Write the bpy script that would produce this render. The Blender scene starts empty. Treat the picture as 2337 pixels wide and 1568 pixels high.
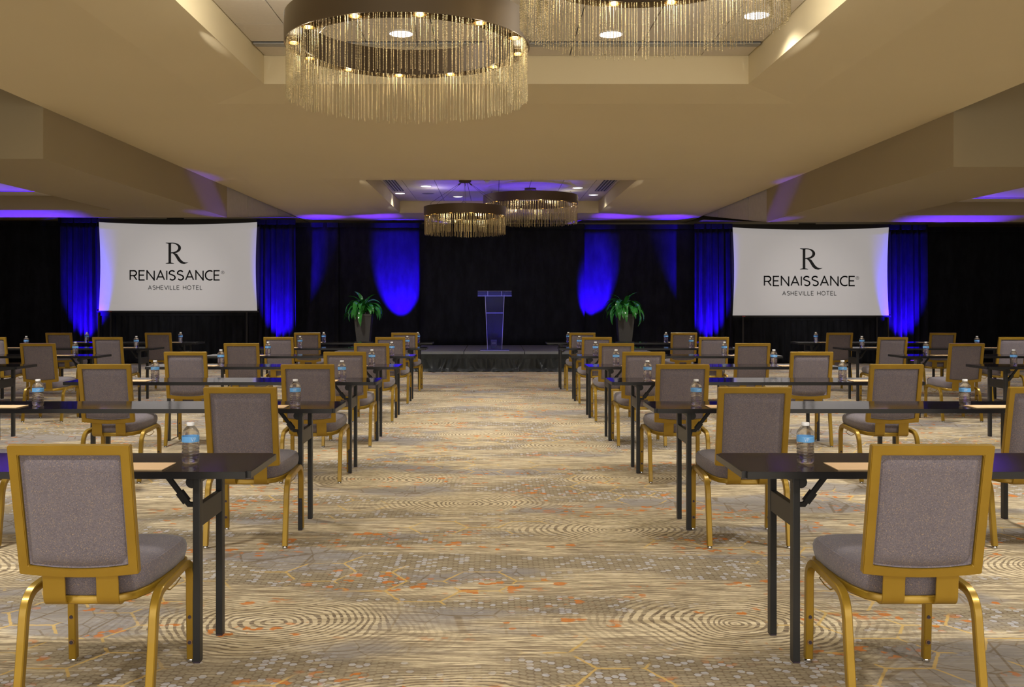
import bpy, bmesh, math, random
from mathutils import Vector, Matrix
C = bpy.context.scene.collection
sc = bpy.context.scene
PI = math.pi

# ------------------------------------------------------------------ camera
F = 2130.0; VX = 1128.0; V0 = 690.0; H = 1.415          # focal length in px, vanishing point, eye height
cam_d = bpy.data.cameras.new('camera'); cam = bpy.data.objects.new('camera', cam_d); C.objects.link(cam)
cam_d.sensor_width = 36; cam_d.lens = F / 2337 * 36
cam_d.shift_x = (1168.5 - VX) / 2337; cam_d.shift_y = -(784 - V0) / 2337
cam.location = (0, 0, H); cam.rotation_euler = (PI / 2, 0, 0)
cam_d.clip_start = .05; cam_d.clip_end = 200
sc.camera = cam
def PX(px, D): return (px - VX) * D / F                  # lateral position of something measured at depth D
def PZ(py, D): return H + (V0 - py) * D / F              # its height

# ------------------------------------------------------------------ world, lights, exposure
w = bpy.data.worlds.new('world'); sc.world = w; w.use_nodes = True
w.node_tree.nodes['Background'].inputs[0].default_value = (1.0, .86, .66, 1)
w.node_tree.nodes['Background'].inputs[1].default_value = 0.12
sc.view_settings.view_transform = 'Standard'; sc.view_settings.look = 'None'
sc.view_settings.exposure = 0.05; sc.view_settings.gamma = 1.0; sc.view_settings.use_curve_mapping = False
try:
    sc.cycles.use_denoising = True
    sc.cycles.max_bounces = 10; sc.cycles.transmission_bounces = 10; sc.cycles.glossy_bounces = 4
    sc.cycles.diffuse_bounces = 4; sc.cycles.transparent_max_bounces = 12
    sc.cycles.sample_clamp_indirect = 6; sc.cycles.blur_glossy = 0.5
except Exception: pass

WARM = (1.0, .965, .915)
UPCOL = (.020, .0, 1.0)
def light(kind, name, loc, target, energy, color, **k):
    d = bpy.data.lights.new(name, kind); d.energy = energy; d.color = color
    o = bpy.data.objects.new(name, d); C.objects.link(o); o.location = loc
    if target is not None:
        o.rotation_euler = (Vector(target) - Vector(loc)).to_track_quat('-Z', 'Y').to_euler()
    for a, v in k.items(): setattr(d, a, v)
    return o
def spot(name, loc, target, energy, color, deg, blend=.6, size=.05):
    return light('SPOT', name, loc, target, energy, color, spot_size=math.radians(deg), spot_blend=blend, shadow_soft_size=size)
# added area fill behind the camera, standing in for the rear of the ballroom
light('AREA', 'room_fill_rear', (0, -3.2, 2.3), (0, 9, 2.0), 230, WARM, shape='RECTANGLE', size=12, size_y=2.2)
# added low area fill behind the camera, aimed up to brighten the ceiling
light('AREA', 'room_fill_up', (0, -2.6, .5), (0, 5, 4.0), 110, (1, .90, .76), shape='RECTANGLE', size=14, size_y=1.4)
# added spots without fixtures under the ceiling, to light the seating evenly
for (x, y) in [(-3.3, 4.6), (3.5, 4.6), (-3.3, 7.8), (3.5, 7.8), (-3.3, 11), (3.5, 11), (-3.3, 14.2), (3.5, 14.2), (-3.3, 17.6), (3.5, 17.6), (-3.3, 1.6), (3.5, 1.6)]:
    spot('soffit_fill_spot', (x, y, 3.32), (x, y, 0), 330, WARM, 134, .85, .15)
for (x, y) in [(-7.2, 6.5), (7.4, 6.5), (-7.2, 11.4), (7.4, 11.4), (-7.8, 18.2), (7.9, 18.2)]:
    spot('bay_fill_spot', (x, y, 2.80 if y > 9 else 3.6), (x, y, 0), 300, WARM, 134, .85, .15)
for (x, y) in [(0, 10.2), (0, 13.2), (0, 1.5)]:
    spot('aisle_fill_spot', (x, y, 3.34), (x, y, 0), 330, WARM, 134, .85, .15)

# ------------------------------------------------------------------ node helper and materials
class N:
    def __init__(s, name):
        s.m = bpy.data.materials.new(name); s.m.use_nodes = True
        s.t = s.m.node_tree; s.b = s.t.nodes['Principled BSDF']
    def new(s, typ, **k):
        n = s.t.nodes.new(typ)
        for a, v in k.items(): setattr(n, a, v)
        return n
    def put(s, sock, v):
        if isinstance(v, bpy.types.NodeSocket): s.t.links.new(v, sock)
        else:
            try: sock.default_value = v
            except Exception: sock.default_value = tuple(v) + (1,)
    def math(s, op, a, b=0.0, c=None, clamp=False):
        n = s.new('ShaderNodeMath', operation=op, use_clamp=clamp)
        s.put(n.inputs[0], a); s.put(n.inputs[1], b)
        if c is not None: s.put(n.inputs[2], c)
        return n.outputs[0]
    def mix(s, f, a, b):
        n = s.new('ShaderNodeMix', data_type='RGBA')
        s.put(n.inputs[0], f); s.put(n.inputs[6], a if isinstance(a, bpy.types.NodeSocket) else tuple(a) + (1,))
        s.put(n.inputs[7], b if isinstance(b, bpy.types.NodeSocket) else tuple(b) + (1,))
        return n.outputs[2]
    def step(s, v, lo, hi):
        n = s.new('ShaderNodeMapRange', interpolation_type='SMOOTHSTEP'); s.put(n.inputs[0], v)
        n.inputs[1].default_value = lo; n.inputs[2].default_value = hi
        return n.outputs[0]
    def pos(s, scale=(1, 1, 1), loc=(0, 0, 0)):
        tc = s.new('ShaderNodeTexCoord'); mp = s.new('ShaderNodeMapping')
        s.t.links.new(tc.outputs['Object'], mp.inputs[0]); mp.inputs['Scale'].default_value = scale; mp.inputs['Location'].default_value = loc
        return mp.outputs[0]
    def noise(s, vec, scale, detail=2, rough=.5, out=0, dist=0):
        n = s.new('ShaderNodeTexNoise'); s.t.links.new(vec, n.inputs['Vector'])
        n.inputs['Scale'].default_value = scale; n.inputs['Detail'].default_value = detail; n.inputs['Roughness'].default_value = rough
        n.inputs['Distortion'].default_value = dist
        return n.outputs[out]
    def voro(s, vec, scale, feature='F1', out='Distance', rand=1.0):
        n = s.new('ShaderNodeTexVoronoi', feature=feature); s.t.links.new(vec, n.inputs['Vector'])
        n.inputs['Scale'].default_value = scale; n.inputs['Randomness'].default_value = rand
        return n.outputs[out]
    def bump(s, h, strength=.3, dist=.002):
        n = s.new('ShaderNodeBump'); n.inputs['Strength'].default_value = strength; n.inputs['Distance'].default_value = dist
        s.put(n.inputs['Height'], h); s.t.links.new(n.outputs[0], s.b.inputs['Normal'])
    def set(s, **k):
        for a, v in k.items():
            s.put(s.b.inputs[{'color': 'Base Color', 'rough': 'Roughness', 'metal': 'Metallic', 'spec': 'Specular IOR Level', 'trans': 'Transmission Weight', 'ior': 'IOR',
                              'sheen': 'Sheen Weight', 'coat': 'Coat Weight', 'ecol': 'Emission Color', 'estr': 'Emission Strength', 'alpha': 'Alpha'}[a]], v if not isinstance(v, tuple) else tuple(v) + (1,))
        return s.m

def plain(name, col, rough=.5, var=.12, scale=12, **k):
    n = N(name); v = n.noise(n.pos(), scale, 3)
    c = n.mix(v, tuple(x * (1 - var) for x in col), tuple(min(1, x * (1 + var)) for x in col))
    n.set(color=c, rough=rough, **k)
    return n.m

M = {}
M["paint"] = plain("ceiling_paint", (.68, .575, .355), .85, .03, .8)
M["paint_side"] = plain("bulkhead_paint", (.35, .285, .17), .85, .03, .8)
M['tile'] = plain('ceiling_tile_white', (.62, .56, .46), .85, .05, 30)
M['slot'] = plain('slot_dark', (.03, .03, .035), .6)
M['alu'] = plain('slot_grey', (.33, .32, .29), .5)
M['wallpanel'] = plain('wall_panel_grey', (.50, .46, .43), .7)
M['gold'] = None
n = N('gold_paint'); v = n.noise(n.pos(), 90, 3); v2 = n.noise(n.pos(), 6, 2)
c = n.mix(n.step(v2, .3, .75), (.32, .198, .018), (.38, .240, .024)); c = n.mix(n.math('MULTIPLY', v, .25), c, (.28, .15, .012))
n.set(color=c, rough=.33, metal=.45, spec=.5, coat=.15); n.bump(v, .05, .0005); M['gold'] = n.m
n = N('chair_fabric'); p = n.pos()
sp = n.voro(p, 420, out='Color'); sep = n.new('ShaderNodeSeparateColor'); n.t.links.new(sp, sep.inputs[0])
c = n.mix(sep.outputs[0], (.086, .073, .089), (.162, .140, .168))
c = n.mix(n.step(sep.outputs[1], .90, .97), c, (.30, .22, .15))
c = n.mix(n.math('MULTIPLY', n.noise(p, 9, 3), .3), c, (.25, .21, .21))
n.set(color=c, rough=.9, sheen=.25); n.bump(sep.outputs[2], .35, .0012); M['fabric'] = n.m
n = N('table_laminate'); v = n.noise(n.pos((1, 6, 1)), 9, 4)
n.set(color=n.mix(v, (.008, .007, .008), (.016, .013, .013)), rough=n.math('MULTIPLY_ADD', n.noise(n.pos(), 3, 2), .06, .05), spec=.34); M['laminate'] = n.m
M['tedge'] = plain('table_edge', (.010, .010, .011), .3)
M['tleg'] = plain('table_leg_black', (.014, .015, .016), .42)
M['chrome'] = plain('glide_chrome', (.55, .55, .55), .2, metal=1.0)
M['rubber'] = plain('bumper_rubber', (.03, .02, .035), .5)
M['rubring'] = plain('bumper_ring', (.22, .12, .04), .4)
M['paper'] = plain('kraft_pad', (.62, .41, .22), .75, .05)
M['paper_edge'] = plain('kraft_pad_edge', (.70, .52, .30), .75, .05)
M['cap'] = plain('bottle_cap', (.82, .83, .85), .35, .03)
n = N('bottle_label'); v = n.noise(n.pos((1, 1, 8)), 14, 2)
n.set(color=n.mix(v, (.08, .33, .78), (.22, .52, .90)), rough=.35); M['label'] = n.m
M['mark'] = plain('label_print', (.75, .85, .95), .4, .03)
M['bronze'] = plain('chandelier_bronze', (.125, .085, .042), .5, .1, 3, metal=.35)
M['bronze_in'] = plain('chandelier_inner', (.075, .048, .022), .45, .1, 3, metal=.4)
n = N('ball_chain'); n.set(color=(.66, .57, .36), rough=.24, metal=1.0); M['chain'] = n.m
M['wire'] = plain('hanging_wire', (.10, .09, .08), .4, metal=.6)
def emit(name, col, s):
    n = N(name); n.set(color=col, ecol=col, estr=s * 1.1, rough=.4); return n.m
M['lamp_warm'] = emit('lamp_warm', (1.0, .80, .45), 9)
M['lamp_white'] = emit('downlight_lens', (.93, .93, 1.0), 2.6)
M['spring'] = plain('lamp_ring_gold', (.6, .45, .2), .25, metal=1.0)
def velvet(name, col, rough=.85, sheen=.05):
    n = N(name); v = n.noise(n.pos((1, 1, .35)), 5, 5, .65); v2 = n.noise(n.pos(), 60, 3)
    n.set(color=n.mix(n.step(v, .3, .75), tuple(x * .6 for x in col), tuple(x * 1.35 for x in col)), rough=rough, sheen=sheen, spec=.2)
    n.bump(n.math('ADD', v, n.math('MULTIPLY', v2, .2)), .5, .02); return n.m
M['velvet'] = velvet('black_drape', (.011, .012, .016), sheen=.0)
M['dress'] = velvet('dark_dress_drape', (.010, .010, .016), sheen=.0)
M['skirt'] = velvet('satin_skirt', (.034, .039, .040), .32)
M['deck'] = plain('stage_deck_grey', (.11, .104, .108), .55, .2, 30)
M['deck_trim'] = plain('stage_trim', (.22, .24, .27), .4, metal=.4)
M['black'] = plain('black_paint', (.012, .012, .013), .5)
n = N('projection_surface'); n.set(color=(.33, .31, .30), rough=.8, ecol=(1.0, .94, .90), estr=.29); M['screen'] = n.m
M['ink'] = plain('projected_black', (.006, .006, .007), .7)
M['ink_grey'] = plain('projected_grey', (.14, .13, .13), .7)
def clearish(name, col, share, ior, rough=.03):
    n = N(name); n.set(color=col, rough=rough, trans=1.0, ior=ior)
    tr = n.new('ShaderNodeBsdfTransparent'); tr.inputs[0].default_value = tuple(.5 + .5 * x for x in col) + (1,)
    mx = n.new('ShaderNodeMixShader'); mx.inputs[0].default_value = share
    out = n.t.nodes['Material Output']
    n.t.links.new(n.b.outputs[0], mx.inputs[1]); n.t.links.new(tr.outputs[0], mx.inputs[2]); n.t.links.new(mx.outputs[0], out.inputs[0])
    return n.m
M['water'] = clearish('bottle_water', (1.0, 1.0, 1.0), .38, 1.33)
M['acrylic'] = clearish('acrylic_lit_blue', (.62, .66, 1.0), .84, 1.3)  # blue tint stands in for purple light passing through the plastic
t_ = M['acrylic'].node_tree; df = t_.nodes.new('ShaderNodeBsdfDiffuse'); df.inputs[0].default_value = (.12, .12, .8, 1)   # blue diffuse share puts the uplight glow into the plastic's colour
o_ = t_.nodes['Material Output']; src = o_.inputs[0].links[0].from_socket; m2 = t_.nodes.new('ShaderNodeMixShader'); m2.inputs[0].default_value = .07
t_.links.new(src, m2.inputs[1]); t_.links.new(df.outputs[0], m2.inputs[2]); t_.links.new(m2.outputs[0], o_.inputs[0])
M['acrylic_edge'] = plain('acrylic_edge_lit', (.34, .34, .95), .15, .05)  # purple light on the edges painted as base colour
M['card'] = plain('card_mauve', (.14, .12, .16), .6)
M['pot'] = plain('planter_grey', (.060, .057, .052), .6, .15, 20)
M['soil'] = plain('soil', (.02, .014, .01), .9)
n = N('leaf_green'); v = n.noise(n.pos(), 7, 3)
n.set(color=n.mix(v, (.015, .13, .02), (.06, .34, .055)), rough=.22, spec=.6, coat=.3); M['leaf'] = n.m
M['led_body'] = plain('uplight_housing', (.02, .02, .02), .5)
M['led_lens'] = emit('uplight_lens', (.1, .02, 1.0), 6)
M['grille'] = plain('speaker_grille', (.22, .20, .20), .8)
M['wallbeige'] = plain('wall_beige', (.42, .34, .22), .8)

# carpet: wood-grain streaks, growth rings, hexagon spots, line lattice and orange flecks
n = N('patterned_carpet'); p = n.pos()
wn = n.new('ShaderNodeTexNoise'); n.t.links.new(p, wn.inputs['Vector']); wn.inputs['Scale'].default_value = 1.6; wn.inputs['Detail'].default_value = 2
sub = n.new('ShaderNodeVectorMath', operation='SUBTRACT'); n.t.links.new(wn.outputs['Color'], sub.inputs[0]); sub.inputs[1].default_value = (.5, .5, .5)
scl = n.new('ShaderNodeVectorMath', operation='MULTIPLY'); n.t.links.new(sub.outputs[0], scl.inputs[0]); scl.inputs[1].default_value = (.35, .22, 0)
add = n.new('ShaderNodeVectorMath', operation='ADD'); n.t.links.new(p, add.inputs[0]); n.t.links.new(scl.outputs[0], add.inputs[1]); pw = add.outputs[0]
# growth rings around fixed centres of the carpet repeat
def ring_centres():
    out = []
    for k in range(6):
        y = 4.12 + 3.40 * k
        out += [(-.98, y), (1.07, y), (.74, y + 1.68), (-2.9, y + .9), (3.0, y + .9), (-.2, y + 2.5), (-4.6, y + .2), (4.9, y + 1.4)]
    return out
mind = None
sepw = n.new('ShaderNodeSeparateXYZ'); n.t.links.new(pw, sepw.inputs[0])
def ring_group():
    # voronoi-free: distance to a lattice of centres folded with modulo (period 3.40 m along the aisle)
    res = None
    for (cx, cy) in [(-.98, 4.12), (1.07, 4.12), (.74, 5.80), (-2.9, 5.0), (3.0, 5.0), (-.2, 6.6), (-4.6, 4.3), (4.9, 5.5), (-6.8, 5.5), (7.0, 4.4)]:
        dx = n.math('SUBTRACT', sepw.outputs[0], cx)
        dy = n.math('SUBTRACT', n.math('WRAP', n.math('SUBTRACT', sepw.outputs[1], cy), 1.7, -1.7), 0)
        d = n.math('SQRT', n.math('ADD', n.math('MULTIPLY', n.math('MULTIPLY', dx, dx), .55), n.math('MULTIPLY', dy, dy)))
        res = d if res is None else n.math('MINIMUM', res, d)
    return res
rd = ring_group()
fine = n.noise(p, 26, 3)
streak = n.noise(n.pos((2.2, 42, 1)), 1.0, 4, .6)
streak2 = n.noise(n.pos((5, 110, 1), (3, 1, 0)), 1.0, 3, .6)
streak3 = n.noise(n.pos((11, 190, 1), (5, 2, 0)), 1.0, 2, .6)
mid = n.noise(n.pos((.55, 1.9, 1), (7, 3, 0)), 1.0, 3, .55)
rings = n.math('SINE', n.math('ADD', n.math('MULTIPLY', rd, 235), n.math('MULTIPLY', n.noise(p, 5, 3), 9)))
ringm = n.step(n.math('ADD', rings, n.math('MULTIPLY', n.math('SUBTRACT', fine, .5), 2.6)), -.55, .0)
near = n.step(n.math('ADD', rd, n.math('MULTIPLY', n.math('SUBTRACT', n.noise(p, 4, 4, .6), .5), .5)), .46, .26)                    # 1 close to a ring centre
beige = (.66, .555, .365); brown = (.145, .105, .068); grey = (.25, .235, .235); olive = (.20, .165, .095); tan = (.36, .29, .19)
base = n.mix(n.step(n.math('ADD', streak, n.math('MULTIPLY', n.math('SUBTRACT', streak2, .5), .6)), .44, .55), beige, tan)
base = n.mix(n.math('MULTIPLY', n.step(streak2, .53, .60), .85), base, brown)
base = n.mix(n.math('MULTIPLY', n.step(streak3, .56, .60), .7), base, (.20, .15, .10))
# zones of brown hexagon ground
zone = n.step(mid, .47, .56)
def hexgrid(scale, ox=0.0, oy=0.0):
    """flat-topped honeycomb: returns distance to the cell edge (0..0.5) and a random colour per cell"""
    u = n.math('MULTIPLY_ADD', sepo.outputs[1], scale, oy); v = n.math('MULTIPLY_ADD', sepo.outputs[0], scale, ox)
    fm = lambda a, m_: n.math('FLOORED_MODULO', a, m_)
    ax = n.math('SUBTRACT', fm(u, 1.0), .5); ay = n.math('SUBTRACT', fm(v, 1.7320508), .8660254)
    bx = n.math('SUBTRACT', fm(n.math('SUBTRACT', u, .5), 1.0), .5); by = n.math('SUBTRACT', fm(n.math('SUBTRACT', v, .8660254), 1.7320508), .8660254)
    da = n.math('ADD', n.math('MULTIPLY', ax, ax), n.math('MULTIPLY', ay, ay)); db = n.math('ADD', n.math('MULTIPLY', bx, bx), n.math('MULTIPLY', by, by))
    k = n.math('LESS_THAN', da, db)
    gx = n.math('ADD', bx, n.math('MULTIPLY', k, n.math('SUBTRACT', ax, bx))); gy = n.math('ADD', by, n.math('MULTIPLY', k, n.math('SUBTRACT', ay, by)))
    mx_ = n.math('ABSOLUTE', gx); my_ = n.math('ABSOLUTE', gy)
    e = n.math('SUBTRACT', .5, n.math('MAXIMUM', mx_, n.math('ADD', n.math('MULTIPLY', mx_, .5), n.math('MULTIPLY', my_, .8660254))))
    cmb = n.new('ShaderNodeCombineXYZ')
    n.put(cmb.inputs[0], n.math('ROUND', n.math('MULTIPLY', n.math('SUBTRACT', u, gx), 2))); n.put(cmb.inputs[1], n.math('ROUND', n.math('MULTIPLY', n.math('SUBTRACT', v, gy), 1.1547)))
    wn_ = n.new('ShaderNodeTexWhiteNoise', noise_dimensions='2D'); n.t.links.new(cmb.outputs[0], wn_.inputs['Vector'])
    sc_ = n.new('ShaderNodeSeparateColor'); n.t.links.new(wn_.outputs['Color'], sc_.inputs[0])
    return e, sc_
wob = n.new('ShaderNodeVectorMath', operation='MULTIPLY_ADD'); n.t.links.new(n.noise(p, 30, 1, out='Color' if False else 1), wob.inputs[0]); wob.inputs[1].default_value = (.012, .012, 0); n.t.links.new(p, wob.inputs[2])
sepo = n.new('ShaderNodeSeparateXYZ'); n.t.links.new(wob.outputs[0], sepo.inputs[0])
hexe, hs = hexgrid(30)
yle, yls = hexgrid(3.1, .2, .3)
hexg = n.mix(n.step(hexe, .04, .16), brown, (.235, .198, .135))
hexg = n.mix(n.math('MULTIPLY', n.step(hs.outputs[0], .78, .80), n.step(hexe, .05, .12)), hexg, (.40, .40, .43))
hexg = n.mix(n.math('MULTIPLY', n.step(streak2, .50, .60), .45), hexg, beige)
base = n.mix(n.math('MULTIPLY', zone, .9), base, hexg)
# grey zones with a lattice of lines
gz = n.step(n.noise(n.pos((.7, 1.6, 1), (1, 9, 0)), 1.0, 2), .54, .62)
le = n.voro(p, 3.0, 'DISTANCE_TO_EDGE', 'Distance', .7); le2 = n.voro(n.pos((1, 1, 1), (2.3, 4.1, 0)), 5.5, 'DISTANCE_TO_EDGE', 'Distance', 1)
gcol = n.mix(n.step(streak2, .46, .60), grey, (.30, .27, .235))
gcol = n.mix(n.math('MULTIPLY', n.step(le, .022, .010), .8), gcol, brown)
gcol = n.mix(n.math('MULTIPLY', n.step(le2, .024, .010), .7), gcol, brown)
base = n.mix(n.math('MULTIPLY', gz, .8), base, gcol)
# rings
ringm = n.math('MAXIMUM', ringm, n.math('MULTIPLY', n.step(streak3, .50, .56), .8))
rc = n.mix(ringm, brown, n.mix(n.step(streak, .4, .6), beige, (.42, .335, .2)))
base = n.mix(n.math('MULTIPLY', near, .92), base, rc)
far_ring = n.math('MULTIPLY', n.step(rd, .85, .4), n.math('SUBTRACT', 1, ringm))
base = n.mix(n.math('MULTIPLY', far_ring, .38), base, brown)
# orange flecks on the hexagon ground, thin yellow hexagon outlines
oz = n.math('MULTIPLY', n.step(n.noise(n.pos((.9, 2.3, 1), (4, 0, 0)), 1.0, 2), .50, .58), n.step(n.voro(n.pos((1, 1.3, 1)), 9, out='Distance'), .42, .30))
om = n.math('MULTIPLY', n.math('MULTIPLY', oz, n.step(hs.outputs[1], .52, .54)), n.step(hexe, -.02, .03))
base = n.mix(n.math('MULTIPLY', om, .85), base, (.52, .16, .018))
yl = n.math('MULTIPLY', n.step(yle, .026, .014), n.math('MULTIPLY', n.step(n.noise(p, .8, 1), .52, .56), n.step(n.noise(p, 5, 1), .40, .44)))
base = n.mix(n.math('MULTIPLY', yl, .75), base, (.60, .40, .12))
n.set(color=base, rough=.95, spec=.1)
n.bump(n.noise(p, 500, 2), .35, .003)
M['carpet'] = n.m

# ------------------------------------------------------------------ geometry helpers
def obj(name, bm, mat, parent=None, loc=None, smooth=False):
    me = bpy.data.meshes.new(name); bmesh.ops.recalc_face_normals(bm, faces=bm.faces); bm.to_mesh(me); bm.free()
    for m_ in (mat if isinstance(mat, list) else [mat]): me.materials.append(m_)
    if smooth:
        for f in me.polygons: f.use_smooth = True
        try: me.set_sharp_from_angle(angle=math.radians(38))
        except Exception: pass
    o = bpy.data.objects.new(name, me); C.objects.link(o)
    if parent: o.parent = parent
    if loc: o.location = loc
    return o
def thing(name, label, cat, loc=(0, 0, 0), rz=0, group=None):
    o = bpy.data.objects.new(name, None); C.objects.link(o); o.empty_display_size = .1
    o.location = loc; o.rotation_euler = (0, 0, rz); o['label'] = label; o['category'] = cat
    if group: o['group'] = group
    return o
def tag(o, label, cat, group=None):
    o['label'] = label; o['category'] = cat
    if group: o['group'] = group
    return o
def struct(name, bm, mat, **k):
    o = obj(name, bm, mat, **k); o['kind'] = 'structure'; return o
def copy_tree(o, parent=None):
    c = o.copy(); C.objects.link(c)
    if parent is not None: c.parent = parent
    for ch in list(o.children): copy_tree(ch, c)
    return c
def box(bm, x0, x1, y0, y1, z0, z1, bev=0):
    vs = [bm.verts.new(p) for p in [(x0, y0, z0), (x1, y0, z0), (x1, y1, z0), (x0, y1, z0), (x0, y0, z1), (x1, y0, z1), (x1, y1, z1), (x0, y1, z1)]]
    fs = [bm.faces.new([vs[i] for i in q]) for q in [(3, 2, 1, 0), (4, 5, 6, 7), (0, 1, 5, 4), (1, 2, 6, 5), (2, 3, 7, 6), (3, 0, 4, 7)]]
    if bev:
        es = list({e for f in fs for e in f.edges})
        bmesh.ops.bevel(bm, geom=es, offset=bev, segments=2, affect='EDGES', profile=.7)
    return bm
def quad(bm, a, b, c, d):
    bm.faces.new([bm.verts.new(p) for p in (a, b, c, d)]); return bm
def lathe(bm, prof, n=20, cap=True, c=(0, 0)):
    rings = []
    for r, z in prof: rings.append([bm.verts.new((c[0] + r * math.cos(2 * PI * k / n), c[1] + r * math.sin(2 * PI * k / n), z)) for k in range(n)])
    for a, b in zip(rings, rings[1:]):
        for k in range(n): bm.faces.new((a[k], a[(k + 1) % n], b[(k + 1) % n], b[k]))
    if cap:
        bm.faces.new(rings[0][::-1]); bm.faces.new(rings[-1])
    return bm
def sweep(bm, pts, sect, closed=True):
    """sweep a closed 2D section (list of (a,b)) along pts; a along a fixed side axis, b along the bend normal"""
    pts = [Vector(p) for p in pts]; rings = []
    side0 = None
    for i, p in enumerate(pts):
        t = ((pts[min(i + 1, len(pts) - 1)] - p).normalized() + (p - pts[max(i - 1, 0)]).normalized())
        t = t.normalized() if t.length > 1e-6 else Vector((0, 0, 1))
        side = side0 if side0 is not None else (Vector((1, 0, 0)) if abs(t.x) < .7 else Vector((0, 1, 0)))
        side = (side - t * side.dot(t)).normalized(); side0 = side
        nrm = t.cross(side).normalized()
        rings.append([bm.verts.new(p + side * a + nrm * b) for a, b in sect])
    m = len(sect)
    for a, b in zip(rings, rings[1:]):
        for k in range(m): bm.faces.new((a[k], a[(k + 1) % m], b[(k + 1) % m], b[k]))
    bm.faces.new(rings[0][::-1]); bm.faces.new(rings[-1])
    return bm
def rsec(w, h, c=.003):
    w /= 2; h /= 2
    return [(-w + c, -h), (w - c, -h), (w, -h + c), (w, h - c), (w - c, h), (-w + c, h), (-w, h - c), (-w, -h + c)]
def csec(r, n=8): return [(r * math.cos(2 * PI * k / n), r * math.sin(2 * PI * k / n)) for k in range(n)]
def arc_pts(p0, p1, p2, n=5):
    return [tuple((1 - t) ** 2 * a + 2 * t * (1 - t) * b + t * t * c for a, b, c in zip(p0, p1, p2)) for t in [i / n for i in range(n + 1)]]
def NB(): return bmesh.new()

# ------------------------------------------------------------------ room
Z1 = H + 1.95; ZL = Z1 + .05; Z3 = H + 2.26; XL = -4.51; XR = 4.70
Z2L = H + 1.434; Z2R = H + 1.385; RX0 = -2.11; RX1 = 2.33; WL = -12.9; WR = 13.2; YB = -3.6; YF = 22.9
bm = NB(); quad(bm, (WL, YB, 0), (WR, YB, 0), (WR, YF, 0), (WL, YF, 0)); struct('floor', bm, M['carpet'])
for nm, x in (('wall_left', WL), ('wall_right', WR)):
    bm = NB(); box(bm, x - .1 if x < 0 else x, x if x < 0 else x + .1, YB, YF, 0, 3.9); struct(nm, bm, M['wallbeige'])
bm = NB(); box(bm, WL, WR, YF, YF + .1, 0, 3.9); struct('wall_back', bm, M['wallbeige'])

# central soffit, with two recesses whose rims lift in a shallow lip
def soffit():
    bm = NB(); L = .62
    rec = [(3.0, 8.55), (15.27, 20.85)]
    q = lambda *a: quad(bm, *a)
    # strips between recesses
    ys = [YB, 3.0 - L, 8.55 + L, 15.27 - L, 20.85 + L, YF]
    for a, b in ((ys[0], ys[1]), (ys[2], ys[3]), (ys[4], ys[5])):
        q((XL, a, Z1), (XR, a, Z1), (XR, b, Z1), (XL, b, Z1))
    for (a, b) in rec:
        ao, bo = a - L, b + L; xo0, xo1 = RX0 - L, RX1 + L
        q((XL, ao, Z1), (xo0, ao, Z1), (xo0, bo, Z1), (XL, bo, Z1)); q((xo1, ao, Z1), (XR, ao, Z1), (XR, bo, Z1), (xo1, bo, Z1))
        q((xo0, ao, Z1), (xo1, ao, Z1), (RX1, a, ZL), (RX0, a, ZL)); q((RX0, b, ZL), (RX1, b, ZL), (xo1, bo, Z1), (xo0, bo, Z1))
        q((xo0, ao, Z1), (RX0, a, ZL), (RX0, b, ZL), (xo0, bo, Z1)); q((RX1, a, ZL), (xo1, ao, Z1), (xo1, bo, Z1), (RX1, b, ZL))
        # recess sides
        q((RX0, a, ZL), (RX1, a, ZL), (RX1, a, Z3 + .02), (RX0, a, Z3 + .02)); q((RX0, b, ZL), (RX1, b, ZL), (RX1, b, Z3 + .02), (RX0, b, Z3 + .02))
        q((RX0, a, ZL), (RX0, b, ZL), (RX0, b, Z3 + .02), (RX0, a, Z3 + .02)); q((RX1, a, ZL), (RX1, b, ZL), (RX1, b, Z3 + .02), (RX1, a, Z3 + .02))
    # outer flanks up to the high bays, and the roof over everything
    for x in (XL, XR): q((x, YB, Z1), (x, 9.33, Z1), (x, 9.33, 3.95), (x, YB, 3.95))
    bmesh.ops.remove_doubles(bm, verts=bm.verts, dist=1e-4)
    return bm
ceil = struct('ceiling', soffit(), M['paint'])
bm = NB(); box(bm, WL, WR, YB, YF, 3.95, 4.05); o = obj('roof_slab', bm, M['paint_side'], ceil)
for k, (a, b) in enumerate(((3.0, 8.55), (15.27, 20.85))):   # dark grid behind the tiles
    bm = NB(); box(bm, RX0, RX1, a, b, Z3 + .012, Z3 + .05); obj('tile_grid_backing', bm, M['slot'], ceil)
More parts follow.
